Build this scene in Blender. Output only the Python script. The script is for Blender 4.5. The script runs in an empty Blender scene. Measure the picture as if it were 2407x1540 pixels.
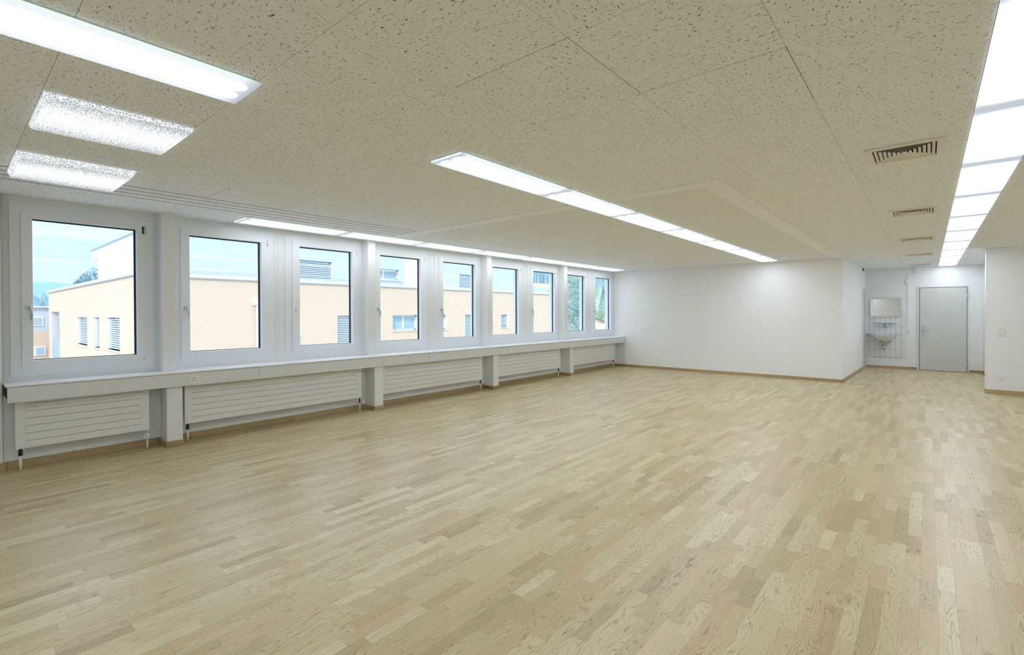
import bpy, math, random
from mathutils import Vector, Matrix
random.seed(7)
scn = bpy.context.scene
C = scn.collection
R = math.radians

# ------------------------------------------------------------ camera
cam_d = bpy.data.cameras.new('camera'); cam = bpy.data.objects.new('camera', cam_d); C.objects.link(cam)
yaw, pitch, roll = R(40.4517), R(0.4697), R(-0.192)
F = Vector((-math.sin(yaw)*math.cos(pitch), math.cos(yaw)*math.cos(pitch), -math.sin(pitch)))
Rt = Vector((math.cos(yaw), math.sin(yaw), 0)); U = Rt.cross(F)
R2 = Rt*math.cos(roll)+U*math.sin(roll); U2 = U*math.cos(roll)-Rt*math.sin(roll)
M = Matrix((R2, U2, -F)).transposed().to_4x4(); M.translation = Vector((6.6539, 0, 1.4565))
cam.matrix_world = M
cam_d.sensor_width = 36; cam_d.lens = 36*1145.99/2407; cam_d.shift_y = -23.42/2407
cam_d.clip_start = .05; cam_d.clip_end = 2000
scn.camera = cam
vs = scn.view_settings
vs.view_transform = 'Standard'; vs.look = 'None'; vs.gamma = 1; vs.exposure = 1.52; vs.use_curve_mapping = False
cy = scn.cycles
cy.max_bounces = 10; cy.diffuse_bounces = 9; cy.use_adaptive_sampling = True; cy.adaptive_threshold = .045; cy.adaptive_min_samples = 20; cy.glossy_bounces = 4; cy.transparent_max_bounces = 12
cy.transmission_bounces = 4; cy.sample_clamp_indirect = 10; cy.caustics_reflective = False; cy.caustics_refractive = False
cy.use_denoising = True

# ------------------------------------------------------------ sky and sun
LAMP = 2.8           # brightness of the fluorescent rows
w = bpy.data.worlds.new('world'); scn.world = w; w.use_nodes = True
nt = w.node_tree; nt.nodes.clear()
def N(nt, t, **k):
    n = nt.nodes.new(t)
    for a, b in k.items(): setattr(n, a, b)
    return n
out = N(nt, 'ShaderNodeOutputWorld'); bg = N(nt, 'ShaderNodeBackground')
tc = N(nt, 'ShaderNodeTexCoord'); sep = N(nt, 'ShaderNodeSeparateXYZ')
nt.links.new(tc.outputs['Generated'], sep.inputs[0])
rmp = N(nt, 'ShaderNodeValToRGB'); nt.links.new(sep.outputs['Z'], rmp.inputs[0])
cr = rmp.color_ramp; cr.elements[0].position = 0.0; cr.elements[0].color = (.66, .88, .94, 1)
cr.elements[1].position = .45; cr.elements[1].color = (1.6, 1.75, 2.1, 1)
e = cr.elements.new(.13); e.color = (.57, .86, .94, 1); e = cr.elements.new(.22); e.color = (.50, .80, .92, 1)
mp = N(nt, 'ShaderNodeMapping'); mp.inputs['Scale'].default_value = (1.2, 1.2, 14)
nt.links.new(tc.outputs['Generated'], mp.inputs[0])
nz = N(nt, 'ShaderNodeTexNoise'); nz.inputs['Scale'].default_value = 2.2; nz.inputs['Detail'].default_value = 6
nt.links.new(mp.outputs[0], nz.inputs['Vector'])
cr2 = N(nt, 'ShaderNodeValToRGB'); cr2.color_ramp.elements[0].position = .48; cr2.color_ramp.elements[1].position = .72
nt.links.new(nz.outputs['Fac'], cr2.inputs[0])
mx = N(nt, 'ShaderNodeMixRGB'); mx.inputs['Color2'].default_value = (.76, .92, .96, 1)
nt.links.new(cr2.outputs[0], mx.inputs[0]); nt.links.new(rmp.outputs[0], mx.inputs['Color1'])
nt.links.new(mx.outputs[0], bg.inputs['Color']); bg.inputs['Strength'].default_value = .48
nt.links.new(bg.outputs[0], out.inputs[0])
sd = bpy.data.lights.new('sun', 'SUN'); sd.energy = .62; sd.angle = R(1.5); sd.color = (1, .95, .86)
so = bpy.data.objects.new('sun', sd); C.objects.link(so); so.location = (4, -20, 30)
so.rotation_euler = Vector((-.46, .72, -.60)).to_track_quat('-Z', 'Y').to_euler()

# ------------------------------------------------------------ materials
def mat(name, col, rough=.5, metal=0, spec=.5, bump=None, noise=None):
    m = bpy.data.materials.new(name); m.use_nodes = True; nt = m.node_tree
    b = nt.nodes['Principled BSDF']
    b.inputs['Base Color'].default_value = (*col, 1); b.inputs['Roughness'].default_value = rough
    b.inputs['Metallic'].default_value = metal; b.inputs['Specular IOR Level'].default_value = spec
    tc = N(nt, 'ShaderNodeTexCoord')
    if noise:      # slight tonal variation of the thing's own colour
        sc, amt = noise
        n = N(nt, 'ShaderNodeTexNoise'); n.inputs['Scale'].default_value = sc; n.inputs['Detail'].default_value = 4
        nt.links.new(tc.outputs['Object'], n.inputs['Vector'])
        mx = N(nt, 'ShaderNodeMixRGB'); nt.links.new(n.outputs['Fac'], mx.inputs[0])
        mx.inputs['Color1'].default_value = tuple(max(0, c*(1-amt)) for c in col)+(1,)
        mx.inputs['Color2'].default_value = tuple(min(1, c*(1+amt)) for c in col)+(1,)
        nt.links.new(mx.outputs[0], b.inputs['Base Color'])
    if bump:
        sc, st, di = bump
        n = N(nt, 'ShaderNodeTexNoise'); n.inputs['Scale'].default_value = sc; n.inputs['Detail'].default_value = 3
        nt.links.new(tc.outputs['Object'], n.inputs['Vector'])
        bp = N(nt, 'ShaderNodeBump'); bp.inputs['Strength'].default_value = st; bp.inputs['Distance'].default_value = di
        nt.links.new(n.outputs['Fac'], bp.inputs['Height']); nt.links.new(bp.outputs[0], b.inputs['Normal'])
    return m
def Mth(nt, op, a, b=None, c=None):
    n = N(nt, 'ShaderNodeMath', operation=op)
    for i, v in enumerate((a, b, c)):
        if v is None: continue
        if isinstance(v, (int, float)): n.inputs[i].default_value = v
        else: nt.links.new(v, n.inputs[i])
    return n.outputs[0]

WALL = mat('painted_plaster', (.86, .875, .89), .75, bump=(70, .55, .006))
WALLD = mat('painted_wall_smooth', (.80, .82, .82), .7, bump=(120, .15, .002))
FRAME = mat('blue_cast_window_plastic', (.80, .85, .90), .35)  # white plastic with the blue light cast mixed into its colour
CLAD = mat('white_wall_cladding', (.78, .82, .85), .45)
PILLAR = mat('white_pillar_paint', (.80, .82, .83), .5)
TRUNK = mat('grey_white_trunking_metal', (.73, .755, .765), .4)
SILLM = mat('white_sill_board', (.86, .88, .92), .3)
RADM = mat('radiator_enamel', (.79, .81, .81), .38)
GROOVE = mat('radiator_seam_shadow_gap', (.16, .16, .14), .7)
GASK = mat('black_rubber_gasket', (.012, .016, .035), .6)
DARK = mat('dark_gap', (.02, .02, .022), .8)
BLACKP = mat('black_plastic', (.02, .02, .022), .4)
WPLAST = mat('white_plastic', (.82, .83, .82), .3)
CHROME = mat('brushed_steel', (.62, .63, .64), .25, metal=1)
SILVER = mat('silver_handle_metal', (.62, .66, .70), .3, metal=.8)
MIRROR = mat('mirror_glass', (.86, .88, .86), .02, metal=1)
CERAM = mat('white_ceramic', (.80, .82, .84), .12)
DOORM = mat('grey_white_door_laminate', (.60, .625, .59), .45)
DFRM = mat('door_frame_paint', (.70, .72, .70), .4)
VENTM = mat('vent_painted_metal', (.80, .78, .73), .4)
TBAR = mat('ceiling_grid_white', (.88, .90, .91), .5)
PANEL = mat('plain_ceiling_panel', (.80, .82, .84), .8, bump=(300, .1, .001))
BACK = mat('void_black', (.03, .03, .03), .9)

# --- glass pane: clear with a thin reflection
def glass_mat():
    m = bpy.data.materials.new('window_glass'); m.use_nodes = True; nt = m.node_tree; nt.nodes.clear()
    o = N(nt, 'ShaderNodeOutputMaterial'); t = N(nt, 'ShaderNodeBsdfTransparent'); g = N(nt, 'ShaderNodeBsdfGlossy')
    t.inputs[0].default_value = (.97, .985, .985, 1); g.inputs['Roughness'].default_value = .01
    lw = N(nt, 'ShaderNodeLayerWeight'); lw.inputs[0].default_value = .5
    fr = Mth(nt, 'ADD', .02, Mth(nt, 'MULTIPLY', Mth(nt, 'POWER', lw.outputs['Facing'], 6), .35))
    mx = N(nt, 'ShaderNodeMixShader'); nt.links.new(fr, mx.inputs[0])
    nt.links.new(t.outputs[0], mx.inputs[1]); nt.links.new(g.outputs[0], mx.inputs[2]); nt.links.new(mx.outputs[0], o.inputs[0])
    return m
GLASS = glass_mat()

# --- fissured mineral-fibre ceiling tile (uv in metres, turned per tile)
def tile_mat():
    m = mat('fissured_ceiling_tile', (.885, .91, .945), .85, spec=.2); nt = m.node_tree; b = nt.nodes['Principled BSDF']
    uv = N(nt, 'ShaderNodeUVMap'); uv.uv_map = 'UVMap'
    def ridge(sx, sy, width, seed, brk, scb):
        mp = N(nt, 'ShaderNodeMapping'); mp.inputs['Scale'].default_value = (sx, sy, 1); mp.inputs['Location'].default_value = (seed, seed*1.7, seed)
        nt.links.new(uv.outputs[0], mp.inputs[0])
        n = N(nt, 'ShaderNodeTexNoise'); n.inputs['Scale'].default_value = 1; n.inputs['Detail'].default_value = 2; n.inputs['Roughness'].default_value = .6
        nt.links.new(mp.outputs[0], n.inputs['Vector'])
        d = Mth(nt, 'ABSOLUTE', Mth(nt, 'SUBTRACT', n.outputs['Fac'], .5))
        l = Mth(nt, 'LESS_THAN', d, width)
        n2 = N(nt, 'ShaderNodeTexNoise'); n2.inputs['Scale'].default_value = scb; n2.inputs['Detail'].default_value = 1
        mp2 = N(nt, 'ShaderNodeMapping'); mp2.inputs['Location'].default_value = (seed*3, 5, 2); mp2.inputs['Scale'].default_value = (.6, 1, 1)
        nt.links.new(uv.outputs[0], mp2.inputs[0]); nt.links.new(mp2.outputs[0], n2.inputs['Vector'])
        return Mth(nt, 'MULTIPLY', l, Mth(nt, 'GREATER_THAN', n2.outputs['Fac'], brk))
    a = ridge(20, 85, .019, 1.3, .61, 70)
    c = ridge(26, 60, .017, 9.1, .64, 90)
    vo = N(nt, 'ShaderNodeTexVoronoi'); vo.inputs['Scale'].default_value = 85; nt.links.new(uv.outputs[0], vo.inputs['Vector'])
    sp = N(nt, 'ShaderNodeSeparateColor'); nt.links.new(vo.outputs['Color'], sp.inputs[0])
    dots = Mth(nt, 'LESS_THAN', vo.outputs['Distance'], Mth(nt, 'MULTIPLY', Mth(nt, 'POWER', sp.outputs[0], 6), .20))
    f = Mth(nt, 'MAXIMUM', Mth(nt, 'MAXIMUM', a, c), dots)
    mx = N(nt, 'ShaderNodeMixRGB'); nt.links.new(f, mx.inputs[0])
    mx.inputs['Color1'].default_value = (.885, .91, .945, 1); mx.inputs['Color2'].default_value = (.05, .047, .04, 1)
    nt.links.new(mx.outputs[0], b.inputs['Base Color'])
    bp = N(nt, 'ShaderNodeBump'); bp.inputs['Strength'].default_value = .25; bp.inputs['Distance'].default_value = .002; bp.invert = True
    nb = N(nt, 'ShaderNodeTexNoise'); nb.inputs['Scale'].default_value = 160; nt.links.new(uv.outputs[0], nb.inputs['Vector'])
    nt.links.new(Mth(nt, 'ADD', f, Mth(nt, 'MULTIPLY', nb.outputs['Fac'], .3)), bp.inputs['Height']); nt.links.new(bp.outputs[0], b.inputs['Normal'])
    return m
TILE = tile_mat()

# --- three-strip oak parquet
def oak(name, strips=True):
    m = mat(name, (.5, .4, .25), .38); nt = m.node_tree; b = nt.nodes['Principled BSDF']
    tc = N(nt, 'ShaderNodeTexCoord'); sx = N(nt, 'ShaderNodeSeparateXYZ'); nt.links.new(tc.outputs['Object'], sx.inputs[0])
    W_, L_ = .0705, .445
    if strips:
        cx = Mth(nt, 'DIVIDE', sx.outputs['X'], W_); col = Mth(nt, 'FLOOR', cx)
        wn = N(nt, 'ShaderNodeTexWhiteNoise', noise_dimensions='1D'); nt.links.new(col, wn.inputs['W'])
        ry = Mth(nt, 'ADD', Mth(nt, 'DIVIDE', sx.outputs['Y'], L_), Mth(nt, 'MULTIPLY', wn.outputs['Value'], 7.3))
        # uneven block lengths
        wob = Mth(nt, 'MULTIPLY', Mth(nt, 'SINE', Mth(nt, 'MULTIPLY', ry, 2.1)), .28)
        ry = Mth(nt, 'ADD', ry, wob); row = Mth(nt, 'FLOOR', ry)
    else:
        ry = Mth(nt, 'ADD', Mth(nt, 'DIVIDE', Mth(nt, 'ADD', sx.outputs['X'], sx.outputs['Y']), 1.6), 0); row = Mth(nt, 'FLOOR', ry); col = row; cx = ry
    cb = N(nt, 'ShaderNodeCombineXYZ'); nt.links.new(col, cb.inputs[0]); nt.links.new(row, cb.inputs[1])
    w2 = N(nt, 'ShaderNodeTexWhiteNoise', noise_dimensions='2D'); nt.links.new(cb.outputs[0], w2.inputs['Vector'])
    rs = N(nt, 'ShaderNodeSeparateColor'); nt.links.new(w2.outputs['Color'], rs.inputs[0])
    ramp = N(nt, 'ShaderNodeValToRGB'); nt.links.new(rs.outputs[0], ramp.inputs[0]); c = ramp.color_ramp
    base = [(0, (.43, .345, .185)), (.12, (.50, .415, .23)), (.45, (.56, .475, .275)), (.8, (.605, .525, .32)), (1, (.65, .575, .375))] if strips else [(0, (.36, .26, .12)), (.3, (.40, .30, .145)), (1, (.48, .37, .20))]
    c.elements[0].position = 0; c.elements[0].color = (*base[0][1], 1); c.elements[1].position = 1; c.elements[1].color = (*base[-1][1], 1)
    for p_, k in base[1:-1]:
        e = c.elements.new(p_); e.color = (*k, 1)
    # grain coordinates: shifted per block, stretched along the strip
    off = N(nt, 'ShaderNodeVectorMath', operation='SCALE'); nt.links.new(w2.outputs['Color'], off.inputs[0]); off.inputs['Scale'].default_value = 37
    add = N(nt, 'ShaderNodeVectorMath', operation='ADD'); nt.links.new(tc.outputs['Object'], add.inputs[0]); nt.links.new(off.outputs[0], add.inputs[1])
    mp = N(nt, 'ShaderNodeMapping'); mp.inputs['Scale'].default_value = (1, .10, 1) if strips else (.2, .2, 1)
    nt.links.new(add.outputs[0], mp.inputs[0])
    n1 = N(nt, 'ShaderNodeTexNoise'); n1.inputs['Scale'].default_value = 13; n1.inputs['Detail'].default_value = 1.5
    nt.links.new(mp.outputs[0], n1.inputs['Vector'])
    rings = Mth(nt, 'FRACT', Mth(nt, 'MULTIPLY', n1.outputs['Fac'], Mth(nt, 'ADD', 16, Mth(nt, 'MULTIPLY', rs.outputs[1], 22))))
    line = Mth(nt, 'POWER', Mth(nt, 'ABSOLUTE', Mth(nt, 'SUBTRACT', Mth(nt, 'MULTIPLY', rings, 2), 1)), 4.5)
    mp2 = N(nt, 'ShaderNodeMapping'); mp2.inputs['Scale'].default_value = (260, 9, 1) if strips else (20, 20, 300)
    nt.links.new(add.outputs[0], mp2.inputs[0])
    n2 = N(nt, 'ShaderNodeTexNoise'); n2.inputs['Scale'].default_value = 1; n2.inputs['Detail'].default_value = 3
    nt.links.new(mp2.outputs[0], n2.inputs['Vector'])
    hue = N(nt, 'ShaderNodeMixRGB'); nt.links.new(Mth(nt, 'MULTIPLY', Mth(nt, 'POWER', rs.outputs[1], 4), .75), hue.inputs[0])
    nt.links.new(ramp.outputs[0], hue.inputs['Color1']); hue.inputs['Color2'].default_value = (.56, .40, .225, 1)
    g = Mth(nt, 'ADD', Mth(nt, 'MULTIPLY', line, Mth(nt, 'MULTIPLY', n2.outputs['Fac'], 1.15)), Mth(nt, 'MULTIPLY', Mth(nt, 'SUBTRACT', n2.outputs['Fac'], .5), .7))
    amt = Mth(nt, 'MULTIPLY', g, Mth(nt, 'ADD', .42, Mth(nt, 'MULTIPLY', rs.outputs[2], .75)))
    mx = N(nt, 'ShaderNodeMixRGB', use_clamp=False); nt.links.new(amt, mx.inputs[0]); nt.links.new(hue.outputs[0], mx.inputs['Color1'])
    mx.inputs['Color2'].default_value = (.15, .11, .05, 1)
    last = mx.outputs[0]
    if strips:
        fx = Mth(nt, 'ABSOLUTE', Mth(nt, 'SUBTRACT', Mth(nt, 'FRACT', cx), .5)); fy = Mth(nt, 'ABSOLUTE', Mth(nt, 'SUBTRACT', Mth(nt, 'FRACT', ry), .5))
        gap = Mth(nt, 'MAXIMUM', Mth(nt, 'GREATER_THAN', fx, .492), Mth(nt, 'GREATER_THAN', fy, .498))
        m3 = N(nt, 'ShaderNodeMixRGB'); nt.links.new(Mth(nt, 'MULTIPLY', gap, .45), m3.inputs[0]); nt.links.new(last, m3.inputs['Color1'])
        m3.inputs['Color2'].default_value = (.16, .12, .06, 1); last = m3.outputs[0]
        # a few small knots
        vo = N(nt, 'ShaderNodeTexVoronoi'); vo.inputs['Scale'].default_value = 2.1; vo.inputs['Randomness'].default_value = 1
        nt.links.new(tc.outputs['Object'], vo.inputs['Vector'])
        kn = Mth(nt, 'LESS_THAN', vo.outputs['Distance'], .014)
        m4 = N(nt, 'ShaderNodeMixRGB'); nt.links.new(kn, m4.inputs[0]); nt.links.new(last, m4.inputs['Color1'])
        m4.inputs['Color2'].default_value = (.05, .035, .02, 1); last = m4.outputs[0]
    nt.links.new(last, b.inputs['Base Color'])
    b.inputs['Roughness'].default_value = .36 if strips else .5
    bp = N(nt, 'ShaderNodeBump'); bp.inputs['Strength'].default_value = .08; bp.inputs['Distance'].default_value = .001; bp.invert = True
    nt.links.new(g, bp.inputs['Height']); nt.links.new(bp.outputs[0], b.inputs['Normal'])
    return m
OAK = oak('oak_parquet'); SKIRT = oak('oak_skirting', False)

# --- lamp diffusers (uv: u along 0..1, v across 0..1)
def lamp_mat(name, stripes, col=(.93, 1, .94), k=1.0, pw=3, joint=.06):
    m = bpy.data.materials.new(name); m.use_nodes = True; nt = m.node_tree; nt.nodes.clear()
    o = N(nt, 'ShaderNodeOutputMaterial'); em = N(nt, 'ShaderNodeEmission'); uv = N(nt, 'ShaderNodeUVMap'); uv.uv_map = 'UVMap'
    s = N(nt, 'ShaderNodeSeparateXYZ'); nt.links.new(uv.outputs[0], s.inputs[0])
    tot = None
    for c_, wd, a in stripes:
        d = Mth(nt, 'DIVIDE', Mth(nt, 'SUBTRACT', s.outputs['Y'], c_), wd)
        g = Mth(nt, 'MULTIPLY', Mth(nt, 'EXPONENT', Mth(nt, 'MULTIPLY', Mth(nt, 'MULTIPLY', d, d), -1)), a)
        tot = g if tot is None else Mth(nt, 'ADD', tot, g)
    e0 = Mth(nt, 'MINIMUM', s.outputs['X'], Mth(nt, 'SUBTRACT', 1, s.outputs['X']))
    mr = N(nt, 'ShaderNodeMapRange', interpolation_type='SMOOTHSTEP'); nt.links.new(e0, mr.inputs['Value'])
    mr.inputs['From Min'].default_value = 0; mr.inputs['From Max'].default_value = joint; mr.inputs['To Min'].default_value = 0; mr.inputs['To Max'].default_value = 1
    st = Mth(nt, 'ADD', Mth(nt, 'MULTIPLY', tot, Mth(nt, 'POWER', mr.outputs[0], pw)), Mth(nt, 'ADD', .20, Mth(nt, 'MULTIPLY', mr.outputs[0], .14)))
    nt.links.new(Mth(nt, 'MULTIPLY', st, k), em.inputs['Strength']); em.inputs['Color'].default_value = (*col, 1)
    nt.links.new(em.outputs[0], o.inputs[0]); return m
LAMP2 = lamp_mat('two_tube_diffuser', [(.31, .078, 3.6*LAMP), (.69, .078, 3.6*LAMP)], col=(.90, .965, 1.09), joint=.07)
LAMP3 = lamp_mat('slim_two_tube_diffuser', [(.31, .078, 1.5*LAMP), (.69, .078, 1.5*LAMP)], col=(.93, .98, 1.04), joint=.07)
LAMP1 = lamp_mat('wide_prismatic_diffuser', [(.33, .17, 1.5*LAMP), (.67, .17, 1.5*LAMP)], col=(.90, .965, 1.09), joint=.10, pw=7)
LSIDE = lamp_mat('diffuser_side', [(.5, 9, 0)], col=(.86, 1, .92), k=1.0)
LFRM = mat('lamp_tray_metal', (.66, .70, .66), .4)
def crystal_mat():
    m = bpy.data.materials.new('crystal_diffuser'); m.use_nodes = True; nt = m.node_tree; nt.nodes.clear()
    o = N(nt, 'ShaderNodeOutputMaterial'); em = N(nt, 'ShaderNodeEmission'); tc = N(nt, 'ShaderNodeTexCoord')
    vo = N(nt, 'ShaderNodeTexVoronoi'); vo.inputs['Scale'].default_value = 120; nt.links.new(tc.outputs['Object'], vo.inputs['Vector'])
    nz = N(nt, 'ShaderNodeTexNoise'); nz.inputs['Scale'].default_value = 190; nt.links.new(tc.outputs['Object'], nz.inputs['Vector'])
    uv = N(nt, 'ShaderNodeUVMap'); uv.uv_map = 'UVMap'; s = N(nt, 'ShaderNodeSeparateXYZ'); nt.links.new(uv.outputs[0], s.inputs[0])
    d = Mth(nt, 'DIVIDE', Mth(nt, 'SUBTRACT', s.outputs['Y'], .5), .36); g = Mth(nt, 'EXPONENT', Mth(nt, 'MULTIPLY', Mth(nt, 'MULTIPLY', d, d), -1))
    sp = Mth(nt, 'ADD', Mth(nt, 'MULTIPLY', Mth(nt, 'POWER', Mth(nt, 'SUBTRACT', 1, vo.outputs['Distance']), 3), 1.3), Mth(nt, 'MULTIPLY', nz.outputs['Fac'], .5))
    st = Mth(nt, 'MULTIPLY', sp, Mth(nt, 'ADD', .34, Mth(nt, 'MULTIPLY', g, .8)))
    nt.links.new(st, em.inputs['Strength']); em.inputs['Color'].default_value = (.93, .98, 1, 1)
    gl = N(nt, 'ShaderNodeBsdfGlossy'); gl.inputs['Roughness'].default_value = .1
    mx = N(nt, 'ShaderNodeMixShader'); mx.inputs[0].default_value = .08; nt.links.new(em.outputs[0], mx.inputs[1]); nt.links.new(gl.outputs[0], mx.inputs[2])
    nt.links.new(mx.outputs[0], o.inputs[0]); return m
CRYS = crystal_mat()
def crystal_side_mat():
    m = bpy.data.materials.new('crystal_diffuser_side'); m.use_nodes = True; nt = m.node_tree; nt.nodes.clear()
    o = N(nt, 'ShaderNodeOutputMaterial'); em = N(nt, 'ShaderNodeEmission'); tc = N(nt, 'ShaderNodeTexCoord')
    vo = N(nt, 'ShaderNodeTexVoronoi', feature='DISTANCE_TO_EDGE'); vo.inputs['Scale'].default_value = 75; nt.links.new(tc.outputs['Object'], vo.inputs['Vector'])
    st = Mth(nt, 'ADD', .17, Mth(nt, 'MULTIPLY', Mth(nt, 'LESS_THAN', vo.outputs['Distance'], .10), .26))
    nt.links.new(st, em.inputs['Strength']); em.inputs['Color'].default_value = (.93, .98, 1, 1); nt.links.new(em.outputs[0], o.inputs[0]); return m
CRYSS = crystal_side_mat()

# exterior materials
YEL = mat('peach_render_wall', (.72, .57, .455), .9, noise=(3, .02))
GREYW = mat('pale_grey_render_wall', (.56, .63, .72), .9, noise=(1.5, .03))
WHITEW = mat('white_render_wall', (.80, .82, .90), .9)
COPE = mat('roof_edge_metal', (.45, .50, .58), .5)
COPEL = mat('white_roof_edge', (.80, .84, .88), .5)
BLIND = mat('blind_slat_metal', (.70, .78, .86), .5)
BGLASS = mat('glass_painted_reflection', (.42, .56, .66), .1)  # pale blue base stands in for reflections in the panes
EFRAME = mat('white_outer_window_frame', (.85, .87, .9), .5)
GRASS = mat('meadow', (.32, .46, .32), .95, noise=(.05, .35))
FIELD = mat('wheat_field', (.46, .46, .31), .95, noise=(.08, .12))
FOREST = mat('forest_foliage', (.30, .45, .53), .95, noise=(.3, .4))  # forest and leaf colours are paled to hold the haze
LEAF = mat('willow_leaf', (.44, .60, .57), .8, noise=(2.0, .4))
LEAFB = mat('bush_leaf', (.40, .56, .40), .8, noise=(2.0, .4))
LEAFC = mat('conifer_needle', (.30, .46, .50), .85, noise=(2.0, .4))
BARK = mat('bark', (.3, .27, .24), .9, noise=(8, .3))
REDR = mat('red_roof_tile', (.66, .42, .37), .8, noise=(6, .15))
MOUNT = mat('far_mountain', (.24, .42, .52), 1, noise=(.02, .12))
ASPH = mat('street_ground', (.45, .47, .48), .9, noise=(1, .1))
BALC = mat('balcony_glass', (.30, .50, .66), .2)

# ------------------------------------------------------------ mesh building
class MB:
    def __init__(s): s.v = []; s.f = []; s.uv = []; s.mi = []; s.sm = []
    def face(s, pts, uv=None, mi=0, sm=False):
        n = len(s.v); s.v += [tuple(p) for p in pts]; s.f.append(list(range(n, n+len(pts)))); s.uv.append(uv); s.mi.append(mi); s.sm.append(sm); return s
    def box(s, x0, x1, y0, y1, z0, z1, mi=0, skip='', mtop=None):
        if x0 > x1: x0, x1 = x1, x0
        if y0 > y1: y0, y1 = y1, y0
        if z0 > z1: z0, z1 = z1, z0
        n = len(s.v)
        s.v += [(x0,y0,z0),(x1,y0,z0),(x1,y1,z0),(x0,y1,z0),(x0,y0,z1),(x1,y0,z1),(x1,y1,z1),(x0,y1,z1)]
        for k, q in (('b',(0,3,2,1)),('t',(4,5,6,7)),('f',(0,1,5,4)),('r',(1,2,6,5)),('k',(2,3,7,6)),('l',(3,0,4,7))):
            if k in skip: continue
            s.f.append([n+i for i in q]); s.uv.append(None); s.mi.append(mi); s.sm.append(False)
        return s
    def prism(s, poly, z0, z1, mi=0):       # poly of (x, y), counter-clockwise
        n = len(s.v); k = len(poly)
        s.v += [(x,y,z0) for x,y in poly]+[(x,y,z1) for x,y in poly]
        fs = [list(range(n+k-1, n-1, -1)), list(range(n+k, n+2*k))]+[[n+i, n+(i+1)%k, n+k+(i+1)%k, n+k+i] for i in range(k)]
        for f in fs: s.f.append(f); s.uv.append(None); s.mi.append(mi); s.sm.append(False)
        return s
    def tube(s, pts, rad, seg=12, mi=0, cap=True):
        pts = [Vector(p) for p in pts]; rads = rad if isinstance(rad, (list, tuple)) else [rad]*len(pts)
        n = len(s.v); up = None
        for i, p in enumerate(pts):
            d = (pts[min(i+1, len(pts)-1)]-pts[max(i-1, 0)]).normalized()
            if up is None:
                up = Vector((0,0,1)) if abs(d.z) < .9 else Vector((1,0,0))
            a = d.cross(up).normalized(); b = a.cross(d).normalized(); up = b
            for j in range(seg):
                t = 2*math.pi*j/seg; s.v.append(tuple(p+(a*math.cos(t)+b*math.sin(t))*rads[i]))
        for i in range(len(pts)-1):
            for j in range(seg):
                a0 = n+i*seg+j; a1 = n+i*seg+(j+1)%seg
                s.f.append([a0, a1, a1+seg, a0+seg]); s.uv.append(None); s.mi.append(mi); s.sm.append(True)
        if cap:
            for q in (list(range(n+seg-1, n-1, -1)), list(range(n+(len(pts)-1)*seg, n+len(pts)*seg))):
                s.f.append(q); s.uv.append(None); s.mi.append(mi); s.sm.append(False)
        return s
    def build(s, name, mats, parent=None, bevel=0, loc=None):
        if not isinstance(mats, (list, tuple)): mats = [mats]
        me = bpy.data.meshes.new(name)
        if loc: s.v = [(x-loc[0], y-loc[1], z-loc[2]) for x,y,z in s.v]
        me.from_pydata(s.v, [], s.f)
        for m in mats: me.materials.append(m)
        for i, p in enumerate(me.polygons): p.material_index = s.mi[i]; p.use_smooth = s.sm[i]
        if any(u is not None for u in s.uv):
            ul = me.uv_layers.new(name='UVMap')
            for p, u in zip(me.polygons, s.uv):
                if u:
                    for li, q in zip(p.loop_indices, u): ul.data[li].uv = q
        me.update()
        o = bpy.data.objects.new(name, me); C.objects.link(o)
        if loc and parent is None: o.location = loc
        if parent is not None:
            o.parent = parent
        if bevel:
            b = o.modifiers.new('bevel', 'BEVEL'); b.width = bevel; b.segments = 2; b.limit_method = 'ANGLE'; b.angle_limit = R(40)
            b.harden_normals = False
        return o
def tag(o, label=None, cat=None, group=None, kind=None):
    if label: o['label'] = label
    if cat: o['category'] = cat
    if group: o['group'] = group
    if kind: o['kind'] = kind
    return o
def empty(name, loc=(0,0,0)):
    o = bpy.data.objects.new(name, None); C.objects.link(o); o.location = loc; o.empty_display_size = .1; return o
def dup(root, loc):
    r = root.copy(); C.objects.link(r); r.location = loc
    for ch in root.children:
        c = ch.copy(); C.objects.link(c); c.parent = r
        for g in ch.children:
            d = g.copy(); C.objects.link(d); d.parent = c
    return r
def grid_wall(mb, axis, p0, p1, a0, a1, z0, z1, holes, mi=0):
    """wall slab between p0 and p1 along axis ('X' or 'Y'), spanning a0..a1 by z0..z1, minus rectangular holes (a0,a1,z0,z1)"""
    As = sorted({a0, a1}|{h for q in holes for h in q[:2] if a0 < h < a1}); Zs = sorted({z0, z1}|{h for q in holes for h in q[2:] if z0 < h < z1})
    def inh(a, z): return any(q[0] < a < q[1] and q[2] < z < q[3] for q in holes)
    def P(p, a, z): return (p, a, z) if axis == 'X' else (a, p, z)
    solid = {}
    for i in range(len(As)-1):
        for j in range(len(Zs)-1): solid[i, j] = not inh((As[i]+As[i+1])/2, (Zs[j]+Zs[j+1])/2)
    for (i, j), s_ in solid.items():
        if not s_: continue
        u0, u1, v0, v1 = As[i], As[i+1], Zs[j], Zs[j+1]
        for p in (p0, p1): mb.face([P(p,u0,v0), P(p,u1,v0), P(p,u1,v1), P(p,u0,v1)], mi=mi)
        for di, dj, q in ((-1,0,((u0,v0),(u0,v1))),(1,0,((u1,v0),(u1,v1))),(0,-1,((u0,v0),(u1,v0))),(0,1,((u0,v1),(u1,v1)))):
            if not solid.get((i+di, j+dj), False):
                (ua,va),(ub,vb) = q; mb.face([P(p0,ua,va), P(p0,ub,vb), P(p1,ub,vb), P(p1,ua,va)], mi=mi)
    return mb

H = 2.60; YB = -1.8; YF = 12.15; YD = 16.05; XR = 9.3
PITCH = 2.64
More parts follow.
